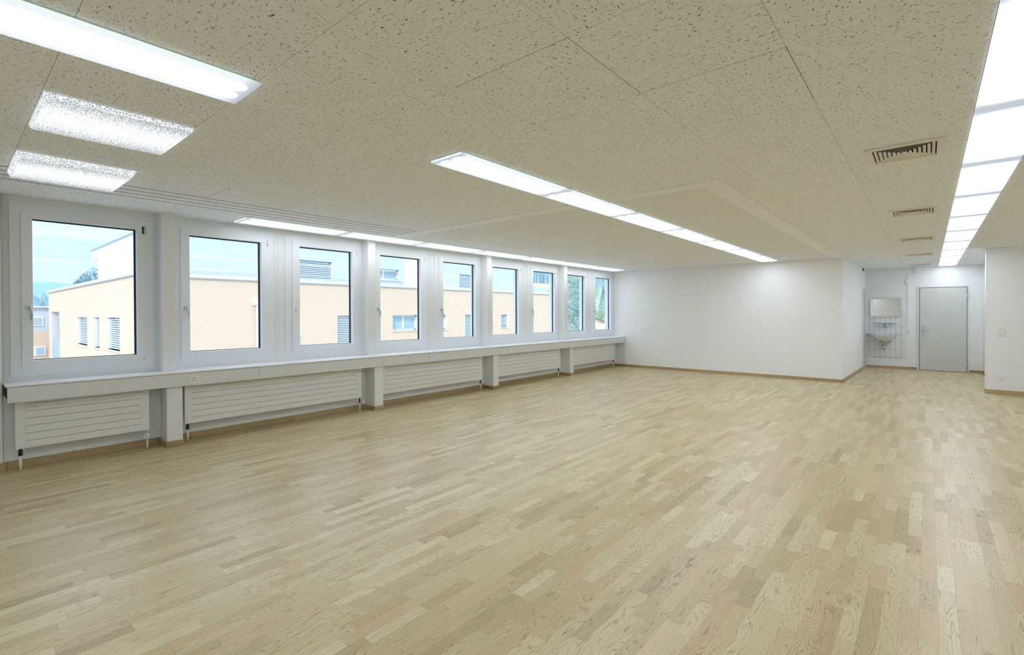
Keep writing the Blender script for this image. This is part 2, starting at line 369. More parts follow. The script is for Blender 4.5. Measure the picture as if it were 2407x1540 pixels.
# ------------------------------------------------------------ floor, walls
st = dict(kind='structure')
fl = MB().face([(-.2,YB-.2,0),(XR+.2,YB-.2,0),(XR+.2,YD+.2,0),(-.2,YD+.2,0)]).face([(-.2,YB-.2,-.2),(-.2,YD+.2,-.2),(XR+.2,YD+.2,-.2),(XR+.2,YB-.2,-.2)]).build('floor', OAK)
tag(fl, 'light oak strip parquet floor with satin finish across the whole room', None, **st)

# window positions (y at the wall plane): frame, sash, pane
wins = [(.431,1.565,.510,1.487,.587,1.411)]
for k in range(4):
    o = k*2.632
    wins.append((1.765+o,2.880+o,1.826+o,2.812+o,1.914+o,2.731+o))
    wins.append((3.048+o,4.201+o-.002*k,3.138+o,4.130+o,3.2385+o,4.054+o))
FZ0, FZ1, SZ0, SZ1, GZ0, GZ1 = .866, 2.543, .941, 2.465, 1.0155, 2.399
ww = MB()
grid_wall(ww, 'X', -.22, 0, .372, YF+.3, .70, H+.1, [(a[0]+.03, a[1]-.03, FZ0+.03, FZ1-.03) for a in wins])
wwo = ww.build('wall_window', CLAD)
tag(wwo, 'white window wall with nine tilt windows along the left side', None, **st)
tag(MB().box(-.22, .057, .372, YF+.3, -.1, .699).build('wall_parapet', CLAD), 'white painted wall below the window sill behind the radiators', None, **st)
tag(MB().box(-.22, .066, YB, .370, -.1, H+.1).build('wall_left', WALL), 'white wall left of the first window, almost wholly outside the view', None, **st)
# joints in the cladding between paired windows
for k in range(4):
    y = 2.949+k*2.632
    tag(MB().box(-.005,.0045,y-.0375,y-.0015,.83,2.597).box(-.005,.0045,y+.0015,y+.0375,.83,2.597).build('trim_%d'%(k+1), CLAD, bevel=.001), 'narrow white jointed cover strip between a pair of windows', None, 'mullion cover strips', **st)

def window(i, d):
    f0, f1, s0, s1, g0, g1 = d
    full = i in (1, 3, 5, 7, 9)
    root = empty('window_%d'%i, (0, (f0+f1)/2, FZ0)); L = root.location
    tag(root, 'white plastic tilt window number %d counted from the near left end'%i, None, 'white windows along the left wall', kind='structure')
    fr = MB(); grid_wall(fr, 'X', -.075, .010, f0, f1, FZ0, FZ1, [(s0+.02, s1-.02, SZ0+.02, SZ1-.02)])
    fo = fr.build('window_frame', FRAME, root, bevel=.003, loc=L)
    sa = MB(); grid_wall(sa, 'X', -.065, .028, s0, s1, SZ0, SZ1, [(g0, g1, GZ0, GZ1)])
    sash = sa.build('sash', FRAME, root, bevel=.004, loc=L)
    gk = MB(); grid_wall(gk, 'X', -.050, -.032, g0-.01, g1+.01, GZ0-.01, GZ1+.01, [(g0+.004, g1-.016, GZ0+.006, GZ1-.013)])
    gk.build('gasket', GASK, root, loc=L)
    MB().box(-.046, -.040, g0, g1, GZ0, GZ1).build('pane', GLASS, root, loc=L)
    # hinge covers
    hg = MB().tube([(.034, s1-.004, SZ1-.035), (.034, s1-.004, SZ1-.115)], .0065).box(.028,.040,s1-.011,s1+.002,SZ1-.035,SZ1-.030)
    hg.build('hinge', FRAME if i > 1 else CHROME, root, loc=L)
    if i == 1:
        MB().box(.028, .031, s1-.028, s1-.014, SZ1-.110, SZ1-.030).build('hinge_slot', DARK, root, loc=L)
    MB().tube([(.027, s1-.018, SZ0+.028), (.031, s1-.018, SZ0+.028)], .0045).build('screw_hole', DARK, root, loc=L)
    hy, hz = s0+.042, 1.535
    if i in (6, 8): pass
    elif i == 3:
        m = MB()
        for dz in (-.022, 0, .022): m.tube([(.027, hy, 1.51+dz), (.0295, hy, 1.51+dz)], .0062)
        m.build('handle_screw_hole', DARK, root, loc=L)
    else:
        m = MB().tube([(.027, hy, hz), (.036, hy, hz)], [.020, .018], 20)
        m.tube([(.034, hy, hz), (.055, hy, hz)], .009)
        m.tube([(.050, hy, hz+.006), (.057, hy+.012, hz+.002), (.060, hy+.022, hz-.030), (.060, hy+.026, hz-.075), (.057, hy+.023, hz-.125)], [.0095,.010,.010,.009,.007])
        m.build('handle', SILVER, sash, loc=L)
for i, d in enumerate(wins): window(i+1, d)

# end strip of wall left of the first window
tag(MB().box(-.02,.082,YB,.370,0,H).build('trim_5', CLAD, bevel=.003), 'narrow white wall edge at the far left beside the first window', None, **st)

# pillars (upper cladding and lower leg)
for k in range(4):
    y0 = 1.604+k*PITCH
    m = MB().prism([(.0,y0-.004),(.0,y0-.006),(.15,y0+.004),(.15,y0+.131),(0,y0+.131)], .823, H)
    o = m.build('trim_%d'%(6+k), PILLAR, bevel=.004)
    tag(o, 'white upright pillar casing between window pairs above the sill', None, 'upper pillar casings', **st)
    o = MB().box(.05,.31,y0,y0+.150,0,.662).build('trim_%d'%(10+k), PILLAR, bevel=.003)
    tag(o, 'white pillar foot between two radiators below the trunking', None, 'pillar feet under the trunking', **st)
# skirting boards
base = MB()
ys = [.385]+[v for k in range(4) for v in (1.604+k*PITCH, 1.754+k*PITCH)]+[YF]
for a, b in zip(ys[::2], ys[1::2]): base.box(.055,.069,a,b,0,.076)
for k in range(4):
    y0 = 1.604+k*PITCH
    base.box(.057,.322,y0-.012,y0,0,.062).box(.310,.322,y0,y0+.150,0,.062).box(.057,.322,y0+.150,y0+.162,0,.062)
base.box(.055,.098,YB,.384,0,.076)
tag(base.build('baseboard_window', SKIRT, bevel=.002), 'oak skirting along the window wall and round the pillar feet', None, **st)

# far wall = front of the box room, with its slanting corridor side
fw = MB().prism([(-.2,YF),(5.305,YF),(5.40,YD+.2),(5.2,YD+.2),(5.11,YF+.2),(-.2,YF+.2)], 0, H+.1)
tag(fw.build('wall_far', WALL, bevel=.003), 'white rough plaster wall at the far end of the room', None, **st)
tag(MB().box(-.0,5.317,YF-.012,YF,0,.062).prism([(5.305,YF-.012),(5.317,YF-.012),(5.394,15.36),(5.380,15.36)],0,.062).build('baseboard_far', SKIRT, bevel=.002), 'oak skirting along the far white wall and round its corner', None, **st)
# corridor side door, seen edge-on
d2 = empty('door_2', (5.39,15.7,0)); L = d2.location
tag(d2, 'narrow side door opening seen edge-on left of the wash basin', None, **st)
MB().box(5.37,5.402,15.38,15.45,0,2.08).box(5.37,5.408,15.94,16.0,0,2.08).box(5.37,5.402,15.45,15.94,2.03,2.08).build('door_frame', DFRM, d2, loc=L, bevel=.002)
MB().box(5.37,5.392,15.45,15.94,.01,2.03).build('door_leaf', mat('blue_white_door', (.52,.58,.66), .5), d2, loc=L)
MB().box(5.386,5.398,15.45,15.475,.01,.10).build('door_gap', DARK, d2, loc=L)

# corridor end wall with door 1
DH = 2.075
ew = MB(); grid_wall(ew, 'Y', YD, YD+.2, 5.2, 8.0, 0, H+.1, [(6.46, 7.40, -.01, DH+.01)])
tag(ew.build('wall_door', WALLD), 'white corridor end wall around the wash basin and the door', None, **st)
tag(MB().box(5.40,6.449,YD-.013,YD,0,.062).box(7.408,7.66,YD-.013,YD,0,.062).box(7.645,7.66,12.4,YD,0,.062).build('baseboard_door', SKIRT, bevel=.002), 'oak skirting on both sides of the corridor door', None, **st)
d1 = empty('door_1', (6.93,YD,0)); L = d1.location
tag(d1, 'plain pale grey door at the end of the corridor', None, **st)
m = MB(); grid_wall(m, 'Y', YD-.018, YD+.12, 6.449, 7.408, 0, DH+.022, [(6.492, 7.380, -.01, DH-.004)])
m.build('door_frame', DFRM, d1, bevel=.002, loc=L)
MB().box(6.488,7.384,YD+.03,YD+.04,0,DH).build('door_seal', DARK, d1, loc=L)
leaf = MB().box(6.502,7.370,YD-.028,YD+.02,.008,DH-.016).build('door_leaf', DOORM, d1, bevel=.002, loc=L)
MB().box(6.543,6.580,YD-.036,YD-.028,.885,1.108).build('handle_plate', CHROME, leaf, bevel=.004, loc=L)
MB().tube([(6.561,YD-.034,1.018),(6.561,YD-.078,1.018),(6.575,YD-.086,1.018),(6.69,YD-.086,1.016)], .0095).build('door_handle', CHROME, leaf, loc=L)
MB().tube([(6.561,YD-.034,.925),(6.561,YD-.044,.925)], .012).build('lock_cylinder', CHROME, leaf, loc=L)
for z in (1.838, .205):
    MB().tube([(7.380,YD-.034,z-.04),(7.380,YD-.034,z+.04)], .011).box(7.366,7.394,YD-.033,YD-.026,z-.03,z+.03).build('hinge', CHROME, d1, loc=L)

# right side
tag(MB().box(7.66,7.86,12.34,YD+.2,0,H+.1).build('wall_right', WALLD), 'white corridor wall right of the door, mostly hidden', None, **st)
rb = MB().box(7.452,XR+.2,YF,YF+.25,0,H+.1)
tag(rb.build('wall_front', WALL, bevel=.003), 'white rough plaster wall block at the right edge', None, **st)
tag(MB().box(7.440,XR,YF-.012,YF,0,.075).box(7.440,7.452,YF,YF+.25,0,.075).build('baseboard_front', SKIRT, bevel=.002), 'oak skirting under the wall block at the right edge', None, **st)
tag(MB().box(7.446,7.458,YF-.004,YF+.01,.076,H).build('trim_14', WPLAST, bevel=.002), 'white corner bead on the right wall block', None, **st)
tag(MB().box(XR,XR+.2,YB-.2,YF,-.1,H+.1).build('wall_side', WALL), 'white side wall outside the view on the right', None, **st)
tag(MB().box(-.2,XR+.2,YB-.2,YB,-.1,H+.1).build('wall_back', WALL), 'white wall behind the viewpoint', None, **st)

# ------------------------------------------------------------ ceiling
XS = [-.02,.24,.605,.775,.945,1.105,1.258,1.857,2.52,3.18,3.842,4.166,4.840,5.515,6.187,6.852,7.176,7.85,8.52,9.32]
TP = .676
ce = MB(); Y0 = 1.022
def ytile(j): return Y0+TP*j
G = .0022
def uvq(u0, v0, u1, v1, rot, ox, oy):
    q = [(u0,v0),(u1,v0),(u1,v1),(u0,v1)]
    return [((b if rot else a)+ox, (a if rot else b)+oy) for a, b in q]
PY0, PX0, PX1 = 4.30, .62, 5.304      # the recessed plain field
for i in range(len(XS)-1):
    for j in range(-5, 23):
        x0, x1, y0, y1 = XS[i], XS[i+1], ytile(j), ytile(j+1)
        y0 = max(y0, YB); y1 = min(y1, YD+.05)
        if y1 <= y0+.01: continue
        if x1 <= PX1+.3 and y1 > PY0 and x0 > PX0-.1:
            if x0 >= PX1-.6 and x1 > PX1+.1:   # narrow strip right of the field
                x0 = PX1 if y0 >= PY0-.02 else x0
            elif y0 >= PY0-.02: continue
        if x0 < PX1 and x1 > PX1 and y1 > PY0 and y0 < PY0-.02: pass
        rot = (i+j) % 2
        ox, oy = random.uniform(0, 50), random.uniform(0, 50)
        a, b, c_, d_ = x0+G/2, x1-G/2, y0+G/2, y1-G/2
        plain = 1 if (x1 < .3 and False) else 0
        ce.face([(a,c_,H),(a,d_,H),(b,d_,H),(b,c_,H)], uv=[( (q if rot else p)+ox, (p if rot else q)+oy) for p, q in ((0,0),(0,d_-c_),(b-a,d_-c_),(b-a,0))], mi=plain)
        for p, q in (((a,c_),(b,c_)),((b,c_),(b,d_)),((b,d_),(a,d_)),((a,d_),(a,c_))):
            ce.face([(p[0],p[1],H),(q[0],q[1],H),(q[0],q[1],H+.012),(p[0],p[1],H+.012)], uv=[(ox,oy)]*4)
ce.face([(-.2,YB,H+.014),(-.2,YD+.2,H+.014),(XR+.1,YD+.2,H+.014),(XR+.1,YB,H+.014)], mi=2, uv=[(0,0)]*4)
ce.box(-.25,XR+.25,YB-.25,YD+.25,H+.05,H+.12, mi=1)
ceo = ce.build('ceiling', [TILE, PANEL, BACK]); tag(ceo, 'suspended ceiling of fissured mineral fibre tiles', None, **st)
# slot strips near the windows are narrow boards: darker open joints
sl = MB()
for x in (1.258,1.105,.945,.775): sl.box(x-.005,x+.005,YB,4.28,H-.0012,H+.004)
tag(sl.build('trim_15', DARK), 'dark slot joints running along the ceiling near the windows', None, **st)
# plain panel field with white frame
pf = MB()
pf.box(.24,PX1-.185,PY0+.16,YF,H-.001,H+.01)
tag(pf.build('trim_16', PANEL), 'field of smooth plain ceiling panels near the far wall', None, **st)
pb = MB().box(PX1-.190,PX1,PY0,YF,H-.012,H+.01).box(.60,PX1-.190,PY0,PY0+.165,H-.012,H+.01)
pb.box(.0,.235,PY0,YF,H-.004,H+.01)
for x in (4.58,3.226,2.577,1.949,1.262): pb.box(x-.007,x+.007,PY0+.16,YF,H-.006,H)
for y in [5.019+.681*k for k in range(11)]: pb.box(.24,PX1-.185,y-.006,y+.006,H-.005,H)
tag(pb.build('trim_17', TBAR, bevel=.0015), 'white flat border and thin grid bars around the plain ceiling panels', None, **st)

# ------------------------------------------------------------ ceiling lights
ORD = ['first','second','third','fourth','fifth','sixth','seventh','eighth','ninth','tenth','eleventh','twelfth','thirteenth','fourteenth']
def fixture(name, x0, x1, ln, zb, mt, dark_gap=True):
    r = empty(name); w2 = (x1-x0)/2; l2 = ln/2-.002
    MB().box(-w2+.004,w2-.004,-l2+.004,l2-.004,-.008,-.0005).build('tray', LFRM if dark_gap else LFRM, r)
    b = MB(); z0 = zb-H; c = .004
    b.face([(-w2,-l2,z0),(-w2,l2,z0),(w2,l2,z0),(w2,-l2,z0)], uv=[(0,0),(1,0),(1,1),(0,1)], mi=0)
    zt = -.008
    b.face([(w2,-l2,z0),(w2,l2,z0),(w2,l2,zt),(w2,-l2,zt)], uv=[(0,.5),(1,.5),(1,.5),(0,.5)], mi=1)
    b.face([(-w2,l2,z0),(-w2,-l2,z0),(-w2,-l2,zt),(-w2,l2,zt)], uv=[(1,.5),(0,.5),(0,.5),(1,.5)], mi=1)
    b.build('diffuser', [mt, LSIDE], r)
    for s_ in (-1, 1):
        y = s_*l2
        e_ = MB(); e_.face([(-w2,y,z0),(w2,y,z0),(w2,y,zt),(-w2,y,zt)] if s_ < 0 else [(w2,y,z0),(-w2,y,z0),(-w2,y,zt),(w2,y,zt)], uv=[(.5,.5)]*4)
        e_.face([(-w2,y,z0),(-w2,y-s_*.004,z0-.0008),(w2,y-s_*.004,z0-.0008),(w2,y,z0)], uv=[(.0,.5)]*4)
        e_.build('end_cap', LSIDE, r)
    return r
def row(x0, x1, ystart, pitch, n, zb, mt, lab, group, first=None):
    pr_ = None
    for k in range(n):
        yc = ystart+pitch*(k+.5)
        if pr_ is None: o = pr_ = fixture('ceiling_light', x0, x1, pitch, zb, mt)
        else: o = dup(pr_, (0,0,0))
        o.location = ((x0+x1)/2, yc, H)
        tag(o, lab(k, n), 'ceiling light', group)
row(3.842,4.166, 1.03-1.353*2, 1.353, 2, 2.577, LAMP2, lambda k, n: ['long lit ceiling light at the top left corner, the piece cut by the frame','long lit ceiling light at the top left, its far end above the crystal lamps'][k], 'lights at the top left')
row(3.842,4.166, 2.375, 1.353, 7, 2.577, LAMP2, lambda k, n: '%s lit light piece of the middle ceiling row counted from its near left end'%ORD[k], 'lights of the middle ceiling row')
row(.240,.603, 2.325, 1.338, 7, 2.574, LAMP3, lambda k, n: '%s lit light piece of the row above the windows counted from its near left end'%ORD[k], 'lights of the row above the windows')
row(6.852,7.176, 15.969-1.352*12, 1.352, 12, 2.588, LAMP1, lambda k, n: '%s lit light piece of the right ceiling row counted from the corridor door'%ORD[n-1-k], 'lights of the right ceiling row')
# dark shadow-gap lines beside the lamps are real gaps between tray and tile
# square crystal lamps
def square_lamp(x0, x1, y0, y1, depth, label):
    r = empty('crystal_ceiling_light', ((x0+x1)/2, (y0+y1)/2, H)); L = r.location
    MB().box(x0+.01,x1-.01,y0+.01,y1-.01,H-.006,H-.0005).build('tray', LFRM, r, loc=L)
    zb = H-depth; i = .012 if depth < .035 else .02
    b = MB(); b.face([(x0+i,y0+i,zb),(x0+i,y1-i,zb),(x1-i,y1-i,zb),(x1-i,y0+i,zb)], uv=[(0,0),(1,0),(1,1),(0,1)])
    T = [(x0,y0,H-.006),(x1,y0,H-.006),(x1,y1,H-.006),(x0,y1,H-.006)]; Bm = [(x0+i,y0+i,zb),(x1-i,y0+i,zb),(x1-i,y1-i,zb),(x0+i,y1-i,zb)]
    for k in range(4):
        b.face([T[k], T[(k+1)%4], Bm[(k+1)%4], Bm[k]], uv=[(0,.5)]*4, mi=1)
    b.build('diffuser', [CRYS, CRYSS], r, loc=L)
    tag(r, label, 'ceiling light', 'square crystal ceiling lights')
square_lamp(2.56,3.235,.352,1.022,.030,'square lit ceiling light with crystal cover, upper of the two at left')
square_lamp(1.10,1.87,.352,1.022,.052,'square lit ceiling light with crystal cover, lower of the two nearest the windows')

# ------------------------------------------------------------ vents
def vent():
    r = empty('ceiling_vent'); X, Yh = .216, .222
    m = MB(); 
    def ring(m, ax, ay, az, bx, by, bz):
        A = [(-ax,-ay,az),(ax,-ay,az),(ax,ay,az),(-ax,ay,az)]; B = [(-bx,-by,bz),(bx,-by,bz),(bx,by,bz),(-bx,by,bz)]
        for k in range(4): m.face([A[k], B[k], B[(k+1)%4], A[(k+1)%4]])
    ring(m, X, Yh, -.014, X-.042, Yh-.042, -.014); ring(m, X, Yh, 0, X, Yh, -.014); ring(m, X-.042, Yh-.042, -.014, X-.042, Yh-.042, -.002)
    m.build('outer_frame', VENTM, r)
    MB().box(-X+.04,X-.04,-Yh+.04,Yh-.04,-.002,-.0005).build('duct_shade_plate', BACK, r)  # black plate stands in for the shade inside the duct
    for k in range(6):
        a = X-.050-k*.025; b = Yh-.050-k*.025
        m = MB(); ring(m, a, b, -.014, a-.017, b-.017, -.004); ring(m, a-.0015, b-.0015, -.0125, a-.017, b-.017, -.0025); ring(m, a, b, -.014, a-.002, b-.002, -.0115)
        m.build('louvre', VENTM, r)
    MB().box(-.014,.014,-.020,.020,-.013,-.002).build('centre_cap', VENTM, r)
    return r
vl = ['large square ceiling vent nearest the viewer beside the right light row','second ceiling vent in the row beside the right lights','third ceiling vent in the row beside the right lights','fourth ceiling vent in the row, near the corridor','farthest ceiling vent, just before the corridor door wall']
v0 = vent()
for k in range(5):
    o = v0 if k == 0 else dup(v0, (0,0,0)); o.location = (6.525, 4.452+2.703*k, H-.0002); tag(o, vl[k], 'vent', 'square ceiling vents')

# ------------------------------------------------------------ cable trunking and sill
tk = empty('cable_trunking', (.2,6,.66)); L = tk.location
tag(tk, 'long pale window sill with grey cable trunking fascia under all the windows', 'trunking')
MB().box(.0015,.372,.374,YF-.004,.806,.823).build('sill_board', SILLM, tk, bevel=.003, loc=L)['label'] = 'white sill board on top'
js = [.386,2.559,4.362,5.261,7.418,9.632,YF-.006]
for a, b in zip(js, js[1:]):
    m = MB().box(.345,.360,a,b-.003,.662,.802).box(.335,.345,a,b-.003,.662,.667)
    m.build('fascia', TRUNK, tk, bevel=.0015, loc=L)
MB().box(.06,.345,.40,YF-.006,.702,.705).box(.06,.066,.40,YF-.006,.700,.806).build('back_tray', TRUNK, tk, loc=L)
MB().box(.06,.34,.388,.3885,.69,.80).build('end_shade_sheet', DARK, tk, loc=L)  # dark sheet stands in for shade in the hollow trunking end
MB().box(.3601,.3625,4.28,4.366,.770,.800).build('clip', TRUNK, tk, loc=L)

# sockets
def socket(kind='multi'):
    r = empty('wall_socket')
    MB().box(0,.007,-.048,.048,-.047,.047).build('cover_plate', WPLAST, r, bevel=.003)
    MB().box(.007,.010,-.032,.032,-.032,.032).build('insert', WPLAST, r, bevel=.002)
    hs = MB()
    if kind == 'multi':
        for a in range(3):
            for b in (-.5, 0, .5):
                t = R(90+120*a)+b*.55; rr = .021 if b else .014
                hs.tube([(.0095,rr*math.cos(t),rr*math.sin(t)),(.0106,rr*math.cos(t),rr*math.sin(t))], .0036, 8)
    else:
        for dz in (-.015,.015):
            for dy, ddz in ((-.006,0),(.006,0),(0,-.006)): hs.tube([(.0095,dy,dz+ddz),(.0106,dy,dz+ddz)], .0032, 8)
    hs.build('contact_hole', BLACKP, r); return r
def blankp():
    r = empty('data_outlet')
    MB().box(0,.007,-.048,.048,-.047,.047).build('cover_plate', WPLAST, r, bevel=.003)
    MB().box(.007,.010,-.030,.030,-.030,.030).box(.010,.0112,-.012,.012,-.024,-.012).build('insert', WPLAST, r, bevel=.002)
    MB().box(.0098,.0108,-.022,.022,.000,.002).build('shadow_slot', BLACKP, r)
    return r
a = socket(); a.location = (.3602,1.852,.727); tag(a, 'square white three-way power socket on the trunking right of the nearest pillar', 'socket', 'sockets on the trunking')
a = socket('pair'); a.location = (.3602,4.460,.732); tag(a, 'white power socket right of the second pillar, left of a data outlet', 'socket', 'sockets on the trunking')
p2 = a
for y, z, lb in ((7.077,.724,'white power socket above the third pillar foot, with a small outlet to its right'),(9.750,.730,'white power socket on the trunking just right of the fourth pillar')):
    o = dup(p2, (.3602,y,z)); tag(o, lb, 'socket', 'sockets on the trunking')
a = blankp(); a.location = (.3602,4.679,.730); tag(a, 'white data outlet on the trunking right of the second pillar socket', 'outlet', 'data outlets on the trunking')
o = dup(a, (.3602,7.347,.731)); tag(o, 'white outlet right of the socket above the third pillar foot', 'outlet', 'data outlets on the trunking')
o = dup(a, (.3602,11.99,.735)); tag(o, 'white outlet at the far end of the trunking by the corner', 'outlet', 'data outlets on the trunking')

# ------------------------------------------------------------ radiators
RL = ['short flat radiator at the far left under the nearest window','long flat ribbed radiator right of the nearest pillar foot','flat ribbed radiator between the second and third pillar feet','flat ribbed radiator between the third and fourth pillar feet','farthest flat ribbed radiator beside the far wall corner']
rads = [(.444,1.470),(1.804,4.087),(4.445,6.685),(7.090,9.266),(9.735,11.853)]
for k, (a, b) in enumerate(rads):
    r = empty('radiator', (.2,(a+b)/2,.205)); L = r.location
    tag(r, RL[k], 'radiator', 'flat white radiators')
    zb, s = .205, .0698
    m = MB()
    m.box(.185,.200,a,a+.070,zb,.694).box(.185,.200,b-.070,b,zb,.694)
    for i in range(7): m.box(.186,.200,a+.069,b-.069,zb+s*i+.0018,zb+s*(i+1)-.0018)
    m.build('front_panel', RADM, r, loc=L)
    MB().box(.150,.186,a+.01,b-.01,zb+.004,.690).build('back_section', RADM, r, loc=L)
    MB().box(.1858,.1868,a+.069,b-.069,zb+.01,.688).build('seam', GROOVE, r, loc=L)
    for y in (a+.25, b-.25): MB().box(.0585,.150,y-.012,y+.012,.45,.52).build('bracket', RADM, r, loc=L)
    # return pipe at near end, thermostat valve at far end
    yl, yr = a+.035, b-.012
    if k < 2:
        MB().tube([(.168,yl,0),(.168,yl,.135)], .0105).build('pipe', WPLAST, r, loc=L)
        MB().tube([(.168,yl,.135),(.168,yl,.150)], .016).tube([(.168,yl,.150),(.168,yl,.180)], [.014,.018]).tube([(.168,yl,.180),(.168,yl,.208)], .010).build('pipe_union', BLACKP, r, loc=L)
    MB().tube([(.168,yr,0),(.168,yr,.130)], .0105).build('pipe', WPLAST, r, loc=L)
    v = MB().tube([(.168,yr,.125),(.168,yr,.165)], .013).tube([(.168,yr,.165),(.168,yr,.208)], .010).tube([(.168,yr,.150),(.190,yr+.008,.150)], .012)
    v.build('valve', BLACKP if k else WPLAST, r, loc=L)
    # thermostat head points towards the room and along the wall
    d = Vector((.90,-.42,0)) if k == 0 else Vector((.72,.69,0)); p = Vector((.180,yr+.004,.146))
    th = MB().tube([p, p+d*.022, p+d*.024, p+d*.052, p+d*.058], [.016,.018,.027,.026,.022], 20)
    t_ = th.build('thermostat_head', WPLAST, r, loc=L)
    MB().tube([p+d*.0575, p+d*.0595], .009 if k else .006, 14).build('thermostat_cap', BLACKP, t_, loc=L)

# ------------------------------------------------------------ corridor end wall fittings
Yw = YD
def tiles():
    m = bpy.data.materials.new('white_tile_grid'); m.use_nodes = True; nt = m.node_tree; b = nt.nodes['Principled BSDF']
    b.inputs['Roughness'].default_value = .18
    tc = N(nt, 'ShaderNodeTexCoord'); s = N(nt, 'ShaderNodeSeparateXYZ'); nt.links.new(tc.outputs['Object'], s.inputs[0])
    fx = Mth(nt, 'FRACT', Mth(nt, 'DIVIDE', Mth(nt, 'SUBTRACT', s.outputs['X'], 5.480), .1085)); fz = Mth(nt, 'FRACT', Mth(nt, 'DIVIDE', Mth(nt, 'SUBTRACT', s.outputs['Z'], .276), .2035))
    gx = Mth(nt, 'LESS_THAN', fx, .045); gz = Mth(nt, 'LESS_THAN', fz, .024)
    g = Mth(nt, 'MAXIMUM', gx, gz); mx = N(nt, 'ShaderNodeMixRGB'); nt.links.new(g, mx.inputs[0])
    mx.inputs['Color1'].default_value = (.74,.76,.77,1); mx.inputs['Color2'].default_value = (.22,.25,.26,1); nt.links.new(mx.outputs[0], b.inputs['Base Color']); return m
tag(MB().box(5.405,6.234,Yw-.008,Yw,.272,1.493).build('trim_18', tiles()), 'white oblong wall tiles behind the wash basin', None, **st)
mr = empty('mirror', (5.81,Yw,1.35)); L = mr.location; tag(mr, 'rectangular mirror above the wash basin', 'mirror')
MB().box(5.492,6.132,Yw-.022,Yw-.008,1.352,1.813).build('mirror_glass', MIRROR, mr, loc=L, bevel=.003)
for x in (5.535,6.075):
    for z in (1.352,1.813): MB().box(x-.012,x+.012,Yw-.026,Yw-.008,z-.008,z+.008).build('clip', CHROME, mr, loc=L)
sh = empty('glass_shelf', (5.8,Yw,1.19)); L = sh.location; tag(sh, 'thin curved white shelf between mirror and tap', 'shelf')
m = MB(); pts = [(5.536,Yw-.008)]+[(5.536+.538*i/12, Yw-.03-.095*math.sin(math.pi*i/12)**.6) for i in range(13)]+[(6.074,Yw-.008)]
m.prism(pts, 1.182, 1.192).build('shelf_plate', CERAM, sh, loc=L)
for x in (5.65,5.96): MB().tube([(x,Yw-.008,1.180),(x,Yw-.05,1.180)], .008).build('bracket', BLACKP, sh, loc=L)
tp = empty('tap', (5.793,Yw,1.10)); L = tp.location; tag(tp, 'two-handle chrome wall tap above the wash basin', 'tap')
MB().tube([(5.72,Yw-.05,1.085),(5.793,Yw-.06,1.105),(5.866,Yw-.05,1.085)], .012).build('tap_body', CHROME, tp, loc=L)
MB().tube([(5.793,Yw-.06,1.10),(5.793,Yw-.10,1.10),(5.793,Yw-.17,1.06),(5.793,Yw-.175,1.035)], .009).build('spout', CHROME, tp, loc=L)
for x in (5.727,5.860):
    MB().tube([(x,Yw-.008,1.088),(x,Yw-.065,1.088)], .011).tube([(x,Yw-.062,1.10),(x,Yw-.095,1.11)], [.026,.022], 16).build('tap_handle', WPLAST, tp, loc=L)
# basin: lofted bowl
wb = empty('wash_basin', (5.79,Yw,.7)); L = wb.location; tag(wb, 'white ceramic wash basin on the tiled wall left of the door', 'wash basin')
def half(cx, w, d, z, n=20, y0=Yw-.008):
    return [(cx+w*math.cos(math.pi+math.pi*i/n)*(1), y0+0-d*abs(math.sin(math.pi*i/n))**.55, z) for i in range(n+1)]
m = MB(); rings = [half(5.79,.07,.16,.700), half(5.79,.15,.27,.735), half(5.79,.215,.37,.80), half(5.79,.262,.43,.868), half(5.79,.268,.435,.880), half(5.79,.250,.41,.878), half(5.79,.20,.36,.83), half(5.79,.06,.2,.78)]
for a, b in zip(rings, rings[1:]):
    for i in range(len(a)-1): m.face([a[i], a[i+1], b[i+1], b[i]], sm=True)
m.face(rings[0]); m.face(rings[-1]); m.build('basin_bowl', CERAM, wb, loc=L)
MB().tube([(5.794,Yw-.17,.712),(5.794,Yw-.17,.66)], .026).tube([(5.794,Yw-.17,.66),(5.794,Yw-.17,.60)], .016).tube([(5.794,Yw-.17,.60),(5.794,Yw-.17,.475)], [.028,.026]).tube([(5.794,Yw-.17,.60),(5.794,Yw-.008,.60)], .014).build('drain_trap', CHROME, wb, loc=L)
for s_ in (-1, 1): MB().tube([(5.794+s_*.045,Yw-.02,.56),(5.794+s_*.05,Yw-.06,.58),(5.794+s_*.03,Yw-.10,.64)], .007).build('angle_valve', CHROME, wb, loc=L)
tw = empty('towel_holder', (5.45,Yw,.85)); L = tw.location; tag(tw, 'small steel holder left of the basin with a white upright piece', 'holder')
MB().tube([(5.42,Yw-.01,.86),(5.42,Yw-.10,.86),(5.53,Yw-.12,.86)], .012).tube([(5.42,Yw-.01,.90),(5.42,Yw-.08,.90),(5.50,Yw-.10,.88)], .010).build('holder_arm', CHROME, tw, loc=L)
MB().box(5.416,5.448,Yw-.09,Yw-.03,.88,1.05).build('white_bar', WPLAST, tw, loc=L, bevel=.006)
cd = MB().box(6.258,6.302,Yw-.02,Yw,1.13,2.6)
tag(cd.build('cable_conduit', WPLAST, bevel=.002), 'white vertical cable duct running from ceiling to switch left of the door', 'cable duct')
jb = MB().box(6.222,6.340,Yw-.035,Yw-.020,2.182,2.300)
tag(jb.build('junction_box', WPLAST, bevel=.004), 'square white junction box on the vertical cable duct', 'junction box')
sw = empty('light_switch', (6.283,Yw,1.03)); L = sw.location; tag(sw, 'tall white switch and socket plate left of the corridor door', 'light switch')
MB().box(6.236,6.331,Yw-.012,Yw-.0005,.927,1.128).build('cover_plate', WPLAST, sw, loc=L, bevel=.003)
